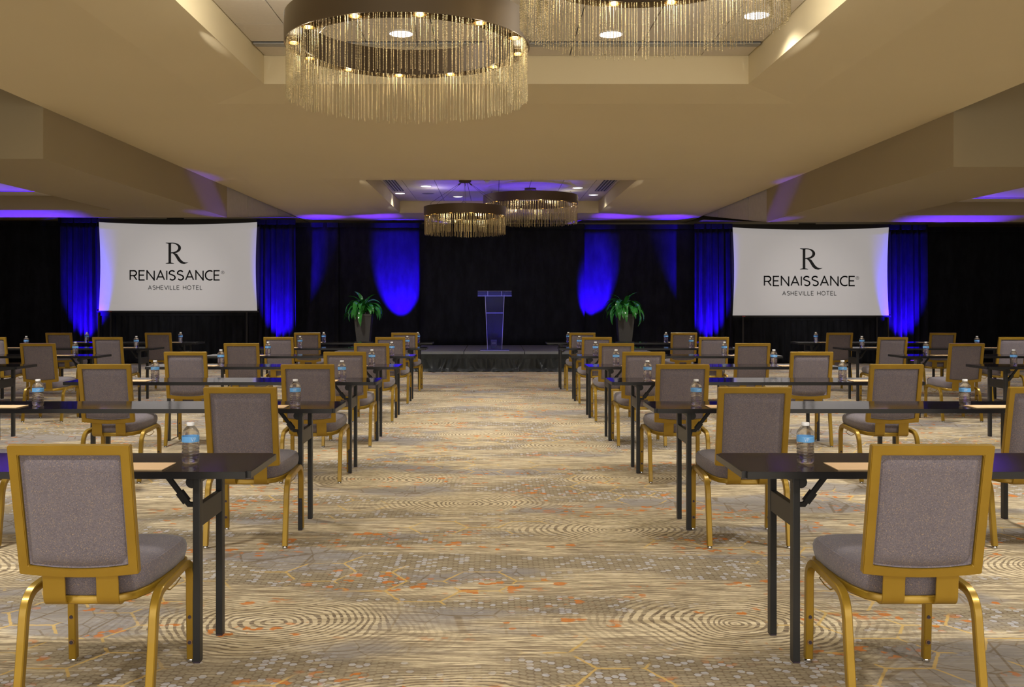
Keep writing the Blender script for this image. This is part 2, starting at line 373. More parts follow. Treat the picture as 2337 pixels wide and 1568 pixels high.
# bay bulkheads: lower boxes either side, each with a tray recess, and a rising section up to the drapes
def bay(xi, xo, z2, ynear, yk, zend, tx0, tx1, ty0, ty1, tz):
    bm = NB(); q = lambda *a: quad(bm, *a)
    s = 1 if xi < xo else -1
    # underside with tray hole
    q((xi, ynear, z2), (tx0, ynear, z2), (tx0, yk, z2), (xi, yk, z2))
    q((tx0, ynear, z2), (xo, ynear, z2), (xo, ty0, z2), (tx0, ty0, z2))
    q((tx0, ty1, z2), (xo, ty1, z2), (xo, yk, z2), (tx0, yk, z2))
    q((tx1, ty0, z2), (xo, ty0, z2), (xo, ty1, z2), (tx1, ty1, z2))
    q((tx0, ty0, z2), (tx0, ty1, z2), (tx0, ty1, tz), (tx0, ty0, tz)); q((tx1, ty0, z2), (tx1, ty1, z2), (tx1, ty1, tz), (tx1, ty0, tz))
    q((tx0, ty0, z2), (tx1, ty0, z2), (tx1, ty0, tz), (tx0, ty0, tz)); q((tx0, ty1, z2), (tx1, ty1, z2), (tx1, ty1, tz), (tx0, ty1, tz))
    # near face, inner face
    q((xi, ynear, z2), (xo, ynear, z2), (xo, ynear, 3.95), (xi, ynear, 3.95))
    q((xi, ynear, z2), (xi, yk, z2), (xi, yk, Z1 + .02), (xi, ynear, Z1 + .02))
    # rising part beyond
    q((xi, yk, z2), (xo, yk, z2), (xo, 21.0, zend), (xi, 21.0, zend)); q((xi, 21.0, zend), (xo, 21.0, zend), (xo, YF, zend), (xi, YF, zend))
    return bm
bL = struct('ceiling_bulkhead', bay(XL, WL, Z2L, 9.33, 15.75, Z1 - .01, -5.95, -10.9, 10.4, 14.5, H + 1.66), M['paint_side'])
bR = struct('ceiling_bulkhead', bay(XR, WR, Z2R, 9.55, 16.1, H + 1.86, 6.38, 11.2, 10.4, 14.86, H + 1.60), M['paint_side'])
for b_, x0, x1, y1, z in ((bL, -10.9, -5.95, 14.5, H + 1.66), (bR, 6.38, 11.2, 14.86, H + 1.60)):
    bm = NB(); box(bm, x0, x1, 10.4, y1, z - .004, z + .03); obj('tray_panel', bm, M['tile'], b_)
    bm = NB(); box(bm, x0 + .1, x1 - .1, y1 - .62, y1 - .56, z - .008, z + .0); obj('slot_diffuser', bm, M['slot'], b_)
# header wall between the soffit and the rising bay ceilings, in panels
def header(x, y0, z2, zend, px_joints, nm):
    sgn = -1 if x < 0 else 1
    def zb(y): return z2 + (zend - z2) * min(1, (y - y0) / (21.0 - y0)) - .004
    def prism(xa, xb, a, b):
        bm = NB(); v = [bm.verts.new(p) for p in [(xa, a, zb(a)), (xb, a, zb(a)), (xb, b, zb(b)), (xa, b, zb(b)), (xa, a, Z1 + .02), (xb, a, Z1 + .02), (xb, b, Z1 + .02), (xa, b, Z1 + .02)]]
        for q in [(3, 2, 1, 0), (4, 5, 6, 7), (0, 1, 5, 4), (1, 2, 6, 5), (2, 3, 7, 6), (3, 0, 4, 7)]: bm.faces.new([v[i] for i in q])
        return bm
    js = [y0] + [abs(x) * F / abs(p - VX) for p in px_joints] + [21.0]
    par = struct(nm, prism(x + sgn * .07, x + sgn * .10, y0, 21.0), M['slot'])
    for a, b in zip(js, js[1:]):
        if b > a: obj('wall_panel', prism(x + sgn * .02, x + sgn * .07, a + .015, b - .02), M['wallpanel'], par)
header(XL, 15.75, Z2L, Z1, [568, 637], 'wall_header')
header(XR, 16.1, Z2R, Z1, [1705, 1636], 'wall_header')

# ceiling tiles and slot diffusers
xs = [RX0 + .004] + [-1.71 + .6 * k for k in range(7)] + [RX1 - .004]
def tiles(rows):
    cache = {}
    for (a, b) in rows:
        for x0, x1 in zip(xs, xs[1:]):
            key = (round(x1 - x0, 3), round(b - a, 3))
            if key not in cache:
                o = obj('ceiling_tile', box(NB(), .005, x1 - x0 - .005, .005, b - a - .005, -.002, .014), M['tile'], ceil, (x0, a, Z3)); cache[key] = o
            else:
                o = cache[key].copy(); C.objects.link(o); o.location = (x0, a, Z3)
tiles([(5.17, 5.77), (5.77, 6.37), (6.37, 6.97), (6.97, 7.57), (7.57, 8.08), (8.20, 8.545)])
tiles([(15.28, 15.93), (15.93, 16.53), (16.53, 17.13), (17.13, 17.75), (17.75, 18.4), (18.4, 19.03), (19.03, 20.2), (20.2, 20.84)])
def slots(x0, x1, y0, y1, along, name='air_diffuser', label=None):
    t = thing(name, label, 'vent', ((x0 + x1) / 2, (y0 + y1) / 2, Z3 - .004), 0, 'linear ceiling air slots')
    cx, cy = (x0 + x1) / 2, (y0 + y1) / 2
    obj('backing', box(NB(), x0 - cx, x1 - cx, y0 - cy, y1 - cy, -.004, .006), M['slot'], t)
    W = (y1 - y0) if along == 'x' else (x1 - x0)
    for k in range(4):
        c_ = (-W / 2 + W * (k + .5) / 4)
        if along == 'x': obj('slot_blade', box(NB(), x0 - cx, x1 - cx, c_ - .009, c_ + .009, -.014, -.003), M['alu'], t)
        else: obj('slot_blade', box(NB(), c_ - .012, c_ + .012, y0 - cy, y1 - cy, -.014, -.003), M['alu'], t)
slots(RX0 + .02, RX1 - .02, 8.085, 8.195, 'x', label='long slot air vent across the near ceiling recess behind the big chandelier')
slots(RX0 + .06, RX0 + .28, 15.4, 18.9, 'y', label='slot air vent along the left side of the far ceiling recess')
slots(RX1 - .30, RX1 - .06, 15.4, 18.9, 'y', label='slot air vent along the right side of the far ceiling recess')

# downlights
def downlight(x, y, lab, e=40, r=.10, z=Z3 - .003):
    t = thing('downlight', lab, 'ceiling light', (x, y, z), 0, 'recessed ceiling downlights')
    obj('trim_ring', lathe(NB(), [(r + .012, 0), (r + .012, -.006), (r, -.008), (r - .004, -.002), (r - .004, 0)], 28, False), M['tile'], t, smooth=True)
    obj('lens', lathe(NB(), [(r - .002, -.003), (r - .002, -.006)], 28), M['lamp_white'], t)
    spot('downlight_beam', (x, y, z - .03), (x, y, 0), e, (1, .93, .80), 140, .7, .08)
downlight(-.78, 7.83, 'round white downlight seen through the near chandelier ring', 60)
downlight(.98, 7.85, 'round white downlight seen right of the near chandelier, behind bead strands', 60)
downlight(2.06, 7.33, 'round white downlight in the right corner of the near ceiling recess', 60)
downlight(-1.325, 18.1, 'round downlight in the far recess, left and nearest of its four', 30)
downlight(1.64, 18.37, 'round downlight in the far recess, right of the higher chandelier canopy', 30)
downlight(-.775, 19.9, 'round downlight in the far recess, above the lower chandelier', 30)
downlight(-1.95, 19.3, 'round downlight in the left rear corner of the far recess', 20)
downlight(2.08, 19.57, 'round downlight in the right rear corner of the far recess', 20)
for x, y, lab in ((-1.37, 19.33, 'grey round ceiling speaker at the left of the far recess'), (1.62, 19.6, 'grey round ceiling speaker at the right of the far recess')):
    t = thing('ceiling_speaker', lab, 'speaker', (x, y, Z3 - .002), 0, 'ceiling speakers')
    obj('rim', lathe(NB(), [(.14, 0), (.14, -.006), (.125, -.007), (.125, 0)], 24, False), M['tile'], t); obj('grille', lathe(NB(), [(.125, -.001), (.125, -.005)], 24), M['grille'], t)
t = thing('smoke_detector', 'white smoke detector on the front edge of the far recess ceiling', 'detector', (-.12, 17.25, Z3 - .002))
obj('base', lathe(NB(), [(.07, 0), (.07, -.015), (.06, -.02)], 20), M['tile'], t, smooth=True); obj('sensor', lathe(NB(), [(.045, -.02), (.045, -.035), (.03, -.045)], 20), M['cap'], t, smooth=True)
# added spots without fixtures that graze the recess lips for bright streaks
for x, y0, y1, e, dg in ((RX0 - .05, 5.9, 7.15, 170, 5), (RX1 + .05, 5.9, 7.15, 170, 5), (RX0 - .07, 14.3, 15.6, 60, 7), (RX1 + .07, 14.3, 15.6, 60, 7), (RX0 - .07, 18.4, 19.8, 60, 7), (RX1 + .07, 18.4, 19.8, 60, 7)):
    spot('lip_streak_spot', (x, y0, Z1 - .13), (x, y1, ZL - .005), e, (1, .96, .92), dg, .9, .012)
for (x, y, e) in ((-1.35, 6.2, 26), (1.6, 6.2, 26), (-1.2, 18.4, 3.5), (1.5, 18.9, 3.5)):
    light('POINT', 'recess_glow', (x, y, Z3 - .22), None, e, (1, .95, .86), shadow_soft_size=.18)  # added unseen point lights that brighten the recess tiles and walls

# ------------------------------------------------------------------ drapes, screens
def drape(name, x0, x1, y, z0, z1, fold, amp, mat, label, cat='drape', seed=0, group=None, drift=0.0, top=None, nz=14):
    rnd = random.Random(seed); nx = max(12, int((x1 - x0) / fold * 8)); ph = [rnd.uniform(0, 6.28) for _ in range(8)]; wv = [rnd.uniform(.6, 1.6) for _ in range(8)]
    bm = NB(); g = []
    cx = (x0 + x1) / 2
    for j in range(nz + 1):
        v = j / nz; row = []
        for i in range(nx + 1):
            u = i / nx; X = u * (x1 - x0)
            a = amp * (.75 + .45 * (1 - v))
            f = math.sin(2 * PI * X / fold * 1.0 + ph[0] + 1.2 * math.sin(X * 1.7 / fold * .5 + ph[1]) + .35 * drift * math.sin(v * 2 + ph[2]))
            f2 = .5 * math.sin(2 * PI * X / fold * .47 + ph[3] + .8 * (1 - v)) + .3 * math.sin(2 * PI * X / fold * 2.1 + ph[4] + v * 2)
            yy = a * (f + f2)
            row.append(bm.verts.new((x0 - cx + X + .25 * a * math.cos(2 * PI * X / fold + ph[5]) * (1 - v) * drift, yy, (z1 - z0) * v)))
        g.append(row)
    for r0, r1 in zip(g, g[1:]):
        for i in range(nx): bm.faces.new((r0[i], r0[i + 1], r1[i + 1], r1[i]))
    bm2 = None
    t = thing(name, label, cat, (cx, y, z0), 0, group)
    o = obj('fabric', bm, mat, t, smooth=True)
    m = o.modifiers.new('thick', 'SOLIDIFY'); m.thickness = .006
    # pipe pocket: header sewn over the crossbar
    obj('header', box(NB(), x0 - cx, x1 - cx, -amp * .6 - .012, amp * .6 + .012, z1 - z0 - .10, z1 - z0 + .012, .008), mat, t)
    return t
GD = 'pipe and drape backdrop'
yd = 22.0
def dz(py, D=yd): return PZ(py, D)
drape('backdrop_drape', WL + .2, PX(136, yd), yd, .01, dz(506), .55, .022, M['velvet'], 'black backdrop drape at the far left, beside the blue-lit panel', seed=1, group=GD)
drape('backdrop_drape', PX(670, yd), PX(772, yd), yd + .03, .01, dz(509), .45, .03, M['velvet'], 'black backdrop drape right of the left screen, before the blue beam', seed=2, group=GD)
drape('backdrop_drape', PX(770, yd), PX(962, yd), yd + .08, .01, dz(509), .9, .012, M['velvet'], 'black backdrop drape lit by the left blue beam behind the potted plant', seed=3, group=GD)
drape('backdrop_drape', PX(957, yd - .12), PX(1334, yd - .12), yd - .12, .412, dz(512, yd - .12), 1.6, .010, M['velvet'], 'wide smooth black backdrop drape behind the clear lectern', seed=4, group=GD)
drape('backdrop_drape', PX(1330, yd), PX(1590, yd), yd + .05, .01, dz(513), .5, .022, M['velvet'], 'black backdrop drape lit by the right blue beam behind the plant', seed=5, group=GD)
drape('backdrop_drape', PX(2112, yd), WR - .2, yd, .01, dz(519), .6, .015, M['velvet'], 'black backdrop drape at the far right, beside the blue-lit panel', seed=6, group=GD)
ys_ = 21.45
GP = 'narrow pleated panels beside the screens'
for px0, px1, pt, lab, sd in ((134, 223, 498, 'pleated drape panel glowing blue at the left edge of the left screen', 11), (586, 674, 502, 'pleated drape panel glowing blue at the right edge of the left screen', 12),
                              (1585, 1671, 512, 'pleated drape panel glowing blue at the left edge of the right screen', 13), (2028, 2116, 514, 'pleated drape panel glowing blue at the right edge of the right screen', 14)):
    drape('pleated_drape_panel', PX(px0, ys_), PX(px1, ys_), ys_, .01, PZ(pt, ys_), .15, .045, M['dress'], lab, seed=sd, group=GP, drift=1.2)
drape('screen_skirt', PX(222, ys_), PX(588, ys_), ys_ + .12, .01, PZ(711, ys_), .16, .022, M['velvet'], 'black pleated skirt hanging under the left projection screen', 'skirt', 21, 'skirts under the screens')
drape('screen_skirt', PX(1669, ys_), PX(2030, ys_), ys_ + .12, .01, PZ(722, ys_), .16, .022, M['velvet'], 'black pleated skirt hanging under the right projection screen', 'skirt', 22, 'skirts under the screens')

# stroke lettering
def arc(cx, cy, rx, ry, a0, a1, n=10): return [(cx + rx * math.cos(math.radians(a0 + (a1 - a0) * i / n)), cy + ry * math.sin(math.radians(a0 + (a1 - a0) * i / n))) for i in range(n + 1)]
GL = {  # width, polylines (unit height)
 'R': (.62, [[(0, 0), (0, 1), (.34, 1)] + arc(.34, .735, .24, .265, 90, -90) + [(0, .47)], [(.33, .47), (.62, 0)]]),
 'E': (.52, [[(.52, 1), (0, 1), (0, 0), (.52, 0)], [(0, .52), (.46, .52)]]),
 'N': (.68, [[(0, 0), (0, 1), (.68, 0), (.68, 1)]]),
 'A': (.74, [[(0, 0), (.37, 1), (.74, 0)], [(.13, .33), (.61, .33)]]),
 'I': (.0, [[(0, 0), (0, 1)]]),
 'S': (.56, [arc(.28, .745, .26, .255, 30, 200) + arc(.30, .26, .26, .26, 75, -150)]),
 'C': (.60, [arc(.42, .5, .42, .5, 55, 305, 16)]),
 'H': (.64, [[(0, 0), (0, 1)], [(.64, 0), (.64, 1)], [(0, .52), (.64, .52)]]),
 'V': (.70, [[(0, 1), (.35, 0), (.70, 1)]]),
 'L': (.46, [[(0, 1), (0, 0), (.46, 0)]]),
 'O': (.80, [arc(.40, .5, .40, .5, 0, 360, 22)]),
 'T': (.62, [[(0, 1), (.62, 1)], [(.31, 1), (.31, 0)]]),
 'P': (.55, [[(0, 0), (0, 1), (.30, 1)] + arc(.30, .74, .25, .26, 90, -90) + [(0, .48)]]),
 ' ': (.30, [])}
def stroke(bm, pl, w, ox, oy, sx, sy, y=0.0, mp=None):
    mp = mp or (lambda a, b: (a, y, b))
    P_ = [Vector((ox + a * sx, oy + b * sy)) for a, b in pl]
    for i, (a, b) in enumerate(zip(P_, P_[1:])):
        d = (b - a)
        if d.length < 1e-6: continue
        d.normalize(); nn = Vector((-d.y, d.x)) * w / 2; e = d * w * (.42 if i > 0 else 0); e2 = d * w * (.42 if i < len(P_) - 2 else 0)
        bm.faces.new([bm.verts.new(mp(*q)) for q in (a - e + nn, b + e2 + nn, b + e2 - nn, a - e - nn)])
def word(text, x0, x1, z0, h, wt, gap=.22):
    tot = sum(GL[c][0] for c in text) + gap * (len(text) - 1)
    sx = (x1 - x0) / tot; out = []; x = x0
    for c in text:
        if GL[c][1]:
            bm = NB()
            for pl in GL[c][1]: stroke(bm, pl, wt, x, z0, sx, h)
            out.append(bm)
        x += (GL[c][0] + gap) * sx
    return out
def serif_R(x0, z0, wd, h):
    """big serif letter: stem with serifs, modulated bowl, sweeping tail"""
    bm = NB(); T = lambda a, b: (x0 + a * wd, 0, z0 + b * h)
    def poly(pts): bm.faces.new([bm.verts.new(T(*p)) for p in pts])
    poly([(.12, .03), (.235, .03), (.235, .97), (.12, .97)])                       # stem
    poly([(0, 0), (.36, 0), (.36, .018), (.25, .05), (.105, .05), (0, .018)])      # foot serif
    poly([(0, 1), (.25, 1), (.25, .95), (.12, .945), (0, .982)])                   # head serif
    outer = arc(.30, .745, .37, .255, 90, -90, 16); inner = arc(.27, .755, .275, .205, 90, -90, 16)
    outer = [(.22, 1.0)] + outer + [(.22, .49)]; inner = [(.22, .96)] + inner + [(.22, .535)]
    for a, b, c, d in zip(outer, outer[1:], inner[1:], inner): poly([a, b, c, d])
    up = [(.40, .50), (.50, .46), (.58, .33), (.66, .20), (.76, .10), (.88, .06), (1.0, .078)]
    dn = [(.30, .49), (.38, .42), (.46, .28), (.54, .13), (.66, .015), (.80, -.012), (.92, .02)]
    for i in range(6): poly([up[i], up[i + 1], dn[i + 1], dn[i]])
    return bm
def screen(px0, px1, pt, pb, R, W1, W2, reg, lab, side):
    D = ys_ - .03; x0, x1 = PX(px0, D), PX(px1, D); z1, z0 = PZ(pt, D), PZ(pb, D); cx = (x0 + x1) / 2
    t = thing('projection_screen', lab, 'screen', (cx, D, z0), 0, 'projection screens')
    bm = NB(); nx, nz = 24, 12; w_, h_ = x1 - x0, z1 - z0; g = []
    for j in range(nz + 1):
        v = j / nz; row = []
        for i in range(nx + 1):
            u = i / nx; bow = (1 - (2 * u - 1) ** 2); bowx = .035 * math.sin(PI * v) * (1 - 2 * u)
            row.append(bm.verts.new((-w_ / 2 + u * w_ + bowx, 0, v * h_ - .055 * bow * v)))
        g.append(row)
    for a, b in zip(g, g[1:]):
        for i in range(nx): bm.faces.new((a[i], a[i + 1], b[i + 1], b[i]))
    o = obj('screen_surface', bm, M['screen'], t, smooth=True); m = o.modifiers.new('t', 'SOLIDIFY'); m.thickness = .01; m.offset = 1
    obj('border', box(box(box(box(NB(), -w_ / 2 - .06, w_ / 2 + .06, .012, .03, h_ - .10, h_ + .075), -w_ / 2 - .06, w_ / 2 + .06, .012, .03, -.04, .03), -w_ / 2 - .05, -w_ / 2 + .05, .012, .03, 0, h_), w_ / 2 - .05, w_ / 2 + .05, .012, .03, 0, h_), M['black'], t)
    for s in (-1, 1):
        lg = obj('leg', box(NB(), s * (w_ / 2 - .25) - .02, s * (w_ / 2 - .25) + .02, .035, .075, -z0 + .0, h_ * .5), M['black'], t)
    obj('clamp', box(NB(), -.08 - .18, .0 + .12, .01, .05, h_ + .07, h_ + .095), M['black'], t)
    obj('maker_tag', box(NB(), -w_ / 2 + .22, -w_ / 2 + .29, -.004, .012, -.03, -.012), plain_red, t)
    def P_(bm, mat, nm='lettering'):
        o = obj(nm, bm, mat, t); o.location = (-cx, -.022, -z0); return o
    P_(serif_R(PX(R[0], D), PZ(R[3], D), PX(R[2], D) - PX(R[0], D), PZ(R[1], D) - PZ(R[3], D)), M['ink'], 'emblem_letter')
    for bm in word('RENAISSANCE', PX(W1[0], D), PX(W1[2], D), PZ(W1[3], D), PZ(W1[1], D) - PZ(W1[3], D), .030): P_(bm, M['ink'])
    for bm in word('ASHEVILLE HOTEL', PX(W2[0], D), PX(W2[2], D), PZ(W2[3], D), PZ(W2[1], D) - PZ(W2[3], D), .012, .27): P_(bm, M['ink'])
    bm = NB(); rx, rz = PX(reg[0], D), PZ(reg[1], D)
    stroke(bm, arc(0, 0, 1, 1, 0, 360, 18), .007, rx, rz, .034, .034); 
    for pl in GL['R'][1]: stroke(bm, [(a - .3, b - .5) for a, b in pl], .006, rx, rz, .034, .034)
    P_(bm, M['ink_grey'], 'registered_mark')
    return t
plain_red = plain('red_tag', (.35, .05, .05), .5)
screen(226, 587, 507, 709, (379, 554, 431, 602), (298, 618, 502, 639), (339, 652, 462, 661), (509, 622), 'wide projection screen on the left showing the hotel name', -1)
screen(1672, 2028, 519, 720, (1825, 567, 1877, 615), (1744, 631, 1950, 652), (1785, 665, 1908, 674), (1956, 634.5), 'wide projection screen on the right showing the hotel name', 1)

# added spots, standing in for unseen projectors, that brighten the screens
for sx_, zc_ in ((PX(404, ys_), 1.95), (PX(1846, ys_), 1.85)):
    spot('projector_fill_spot', (sx_ * .9, 15.9, 2.70), (sx_, ys_, zc_ - .1), 260, (1, .97, .93), 30, 1.0, .03)
# uplights: real LED cans on the floor and stage
def uplight(x, y, z, tx, ty, tz, e, deg, lab, blend=.5):
    t = thing('led_uplight', lab, 'stage light', (x, y, z), 0, 'blue led uplights')
    obj('housing', lathe(NB(), [(.07, 0), (.08, .02), (.08, .10), (.06, .12)], 16), M['led_body'], t, smooth=True)
    obj('lens', lathe(NB(), [(.055, .121), (.055, .124)], 16), M['led_lens'], t)
    spot('uplight_beam', (x, y, z + .16), (tx, ty, tz), e, UPCOL, deg, blend, .03)
ST = .412
uplight(PX(912, 21.4), 21.35, ST, PX(912, 22), 22.1, ST + 1.35, 5500, 44, 'blue uplight on the stage at the left beam on the backdrop')
uplight(PX(1352, 21.4), 21.35, ST, PX(1356, 22), 22.1, ST + 1.35, 5500, 40, 'blue uplight on the stage at the right beam on the backdrop')
for px, lab in ((174, 'blue uplight on the floor below the outer panel of the left screen'), (630, 'blue uplight on the floor below the inner panel of the left screen'),
                (1628, 'blue uplight on the floor below the inner panel of the right screen'), (2082, 'blue uplight on the floor below the outer panel of the right screen')):
    x = PX(px, 20.9); uplight(x, 20.85, 0, x, 21.45, 1.25, 4800, 47, lab, .9)
# added spots without fixtures that wash the ceilings purple
for (x, y, z, tx, ty, tz, e, deg) in ((-2.1, 21.2, .6, -.3, 17.6, Z3, 900, 30), (2.3, 21.2, .6, .5, 17.6, Z3, 900, 30),
                                      (-9.3, 20.8, .2, -7.9, 15.9, Z2L, 6500, 21), (9.2, 20.8, .2, 7.9, 16.2, Z2R, 6500, 21), (-3.6, 20.2, .2, -4.56, 15.0, 2.98, 1500, 8), (3.8, 20.2, .2, 4.76, 15.4, 2.98, 1500, 8),
                                      (-3.9, 20.7, .5, -3.9, 21.25, Z1, 900, 26), (-2.7, 20.7, .5, -2.7, 21.25, Z1, 900, 26), (4.0, 20.7, .5, 4.0, 21.25, Z1, 900, 26), (2.8, 20.7, .5, 2.8, 21.25, Z1, 900, 26)):
    spot('ceiling_wash_beam', (x, y, z), (tx, ty, tz), e, (.10, .015, 1.0), deg, .9, .05)

# ------------------------------------------------------------------ stage
sx0, sx1, sy0, sy1 = -3.27, 3.2, 19.07, 22.25
t = thing('stage', 'low black stage of joined decks before the black backdrop', 'stage', (0, sy0, 0))
js = [sx0, -1.83 - .02, -.62, .62, 1.87, sx1]
for a, b in zip(js, js[1:]):
    o = obj('deck', box(NB(), a + .006, b - .006, .0, sy1 - sy0, ST - .05, ST, .004), M['deck'], t)
    obj('edge_trim', box(NB(), a + .006, b - .006, -.012, .0, ST - .055, ST - .002, .002), M['deck_trim'], o)
obj('substructure', box(NB(), sx0 + .05, sx1 - .05, .08, sy1 - sy0 - .05, .0, ST - .06), M['black'], t)
obj('skirt_band', box(NB(), sx0, sx1, -.02, -.004, ST - .15, ST - .055, .003), M['skirt'], t)
bm = NB(); nx, nz = 420, 14; g = []; rnd = random.Random(4)
cent = []; x = sx0
while x < sx1: cent.append((x, rnd.uniform(.012, .04), rnd.uniform(.03, .07), rnd.uniform(-.12, .12))); x += rnd.uniform(.08, .22)
for j in range(nz + 1):
    v = j / nz; row = []
    for i in range(nx + 1):
        X = sx0 + (sx1 - sx0) * i / nx; d = 0
        for c_, a, s_, dr in cent:
            xx = c_ + dr * (1 - v) ** 1.5
            q_ = (X - xx) / (s_ * (.7 + .8 * (1 - v)))
            if abs(q_) < 3: d += a * (.35 + 1.7 * (1 - v)) * math.exp(-q_ * q_)
        flare = .10 * max(0, .22 - v) / .22
        row.append(bm.verts.new((X, -.012 - d - flare * (.6 + .4 * math.sin(X * 9)), .006 + (ST - .15) * v + .012 * math.sin(X * 23) * (1 - v) ** 6)))
    g.append(row)
for a, b in zip(g, g[1:]):
    for i in range(nx): bm.faces.new((a[i], a[i + 1], b[i + 1], b[i]))
o = obj('pleated_skirt', bm, M['skirt'], t, smooth=True)

# lectern
D = 19.55
t = thing('lectern', 'clear acrylic lectern glowing purple at the centre of the stage', 'lectern', (PX(1129, D), D, ST))
wt, wb = .205, .155
def slab(bm, pts_b, pts_t):
    v = [bm.verts.new(p) for p in pts_b + pts_t]
    for q in [(3, 2, 1, 0), (4, 5, 6, 7), (0, 1, 5, 4), (1, 2, 6, 5), (2, 3, 7, 6), (3, 0, 4, 7)]: bm.faces.new([v[i] for i in q])
    return bm
HB, HT = .03, 1.16
obj('base_plate', box(NB(), -.30, .30, -.20, .20, 0, .016, .003), M['acrylic'], t)
obj('base_edge', box(NB(), -.30, .30, -.206, -.200, 0, .014), M['acrylic_edge'], t)
obj('front_panel', slab(NB(), [(-wb, -.010, .016), (wb, -.010, .016), (wb, 0, .016), (-wb, 0, .016)], [(-wt, -.010, HT), (wt, -.010, HT), (wt, 0, HT), (-wt, 0, HT)]), M['acrylic'], t)
for s in (-1, 1):
    o = obj('side_panel', slab(NB(), [(s * wb, -.01, .016), (s * (wb - .012), -.01, .016), (s * (wb - .012), .18, .016), (s * wb, .18, .016)], [(s * wt, -.01, HT), (s * (wt - .012), -.01, HT), (s * (wt - .012), .28, HT), (s * wt, .28, HT)]), M['acrylic'], t)
    obj('polished_edge', slab(NB(), [(s * wb, -.016, .016), (s * (wb - .010), -.016, .016), (s * (wb - .010), -.011, .016), (s * wb, -.011, .016)], [(s * wt, -.016, HT), (s * (wt - .010), -.016, HT), (s * (wt - .010), -.011, HT), (s * wt, -.011, HT)]), M['acrylic_edge'], o)
ps = lambda z: wb + (wt - wb) * (z - .016) / (HT - .016)
o = obj('shelf', box(NB(), -ps(.78) + .014, ps(.78) - .014, .002, .2, .775, .787), M['acrylic'], t)
obj('shelf_edge', box(NB(), -ps(.78) + .014, ps(.78) - .014, -.004, .002, .773, .788), M['acrylic_edge'], o)
o = obj('reading_top', slab(NB(), [(-.355, -.06, 1.13), (.355, -.06, 1.13), (.355, .34, 1.21), (-.355, .34, 1.21)], [(-.355, -.06, 1.145), (.355, -.06, 1.145), (.355, .34, 1.225), (-.355, .34, 1.225)]), M['acrylic'], t)
obj('top_edge', box(NB(), -.355, .355, -.066, -.060, 1.128, 1.146), M['acrylic_edge'], o)
obj('front_lip', box(NB(), -.355, .355, -.075, -.067, 1.13, 1.235), M['acrylic'], o)
obj('lip_edge', box(NB(), -.355, .355, -.076, -.067, 1.235, 1.239), M['acrylic_edge'], o)
for s in (-1, 1):
    obj('bolt', box(NB(), s * .145 - .004, s * .145 + .004, -.08, -.076, 1.14, 1.23), M['acrylic_edge'], t)
t2 = thing('info_card', 'small dark card standing inside the foot of the clear lectern', 'card', (PX(1127, D), D + .05, ST + .017))
obj('card', box(NB(), -.062, .062, 0, .006, 0, .20), M['card'], t2)
bm = NB(); stroke(bm, [(0, 0), (1, 0)], .008, -.04, .13, .08, 1, -.002); obj('printed_line', bm, M['cap'], t2)
bm = NB(); stroke(bm, [(0, 0), (.4, 0)], .014, -.03, .045, .06, 1, -.002); stroke(bm, [(.6, 0), (1, 0)], .014, -.03, .045, .06, 1, -.002); obj('printed_mark', bm, plain('card_green', (.03, .35, .12), .5), t2)

spot('lectern_glow_spot', (PX(1129, D), D + .15, ST + .04), (PX(1129, D), D + .02, ST + .9), 260, UPCOL, 80, .8, .01)  # added unseen spot in the lectern foot, for the purple glow
# plants in tapered planters
def leaf_mesh(L, W, droop, twist):
    bm = NB(); n_ = 9; rows = []
    for i in range(n_ + 1):
        s = i / n_; ang = 1.15 - droop * s
        if i == 0: px_, pz_ = 0, 0
        else: px_ += math.cos(ang) * L / n_; pz_ += math.sin(ang) * L / n_
        w_ = W * (math.sin(PI * min(1, s * .93 + .06)) ** .8) * .5 + .002
        r = []
        for k in (-1, 0, 1): r.append(bm.verts.new((px_, k * w_, pz_ - abs(k) * 0 + abs(k) * w_ * .45 + k * twist * w_ * s)))
        rows.append(r)
    for a, b in zip(rows, rows[1:]):
        for k in range(2): bm.faces.new((a[k], a[k + 1], b[k + 1], b[k]))
    me = bpy.data.meshes.new('leaf'); bm.to_mesh(me); bm.free(); me.materials.append(M['leaf'])
    for f in me.polygons: f.use_smooth = True
    return me
LEAVES = [leaf_mesh(.52, .10, 2.6, .2), leaf_mesh(.60, .11, 2.9, -.2), leaf_mesh(.44, .115, 2.3, .3), leaf_mesh(.40, .09, 1.2, 0), leaf_mesh(.36, .10, 3.0, .1)]
def plant(px, lab, seed, mir):
    D = 20.3; rnd = random.Random(seed)
    t = thing('potted_plant', lab, 'plant', (PX(px, D), D, ST), 0, 'potted plants flanking the stage')
    p = obj('planter', slab(NB(), [(-.12, -.12, 0), (.12, -.12, 0), (.12, .12, 0), (-.12, .12, 0)], [(-.19, -.19, .74), (.19, -.19, .74), (.19, .19, .74), (-.19, .19, .74)]), M['pot'], t)
    obj('rim', box(NB(), -.197, .197, -.197, .197, .70, .75, .005), M['pot'], p)
    obj('soil', box(NB(), -.18, .18, -.18, .18, .745, .758), M['soil'], p)
    for k in range(58):
        ring_ = k / 58; az = k * 2.39996 + rnd.uniform(-.3, .3)
        me = LEAVES[3] if k < 5 else (LEAVES[4] if k % 5 == 0 else LEAVES[k % 3])
        o = bpy.data.objects.new('leaf', me); C.objects.link(o); o.parent = t
        r = .02 + .07 * ring_
        o.location = (r * math.cos(az), r * math.sin(az), .77 + .16 * (1 - ring_))
        o.rotation_euler = (rnd.uniform(-.15, .15), rnd.uniform(-.45, .1) + .45 * ring_, az); s = rnd.uniform(.80, 1.08); o.scale = (s, s, s)
    obj('stem', lathe(NB(), [(.03, .75), (.025, .95), (.01, 1.0)], 8), M['leaf'], t)
plant(830, 'glossy green leafy plant in a dark tapered planter, left side of stage', 3, 1)
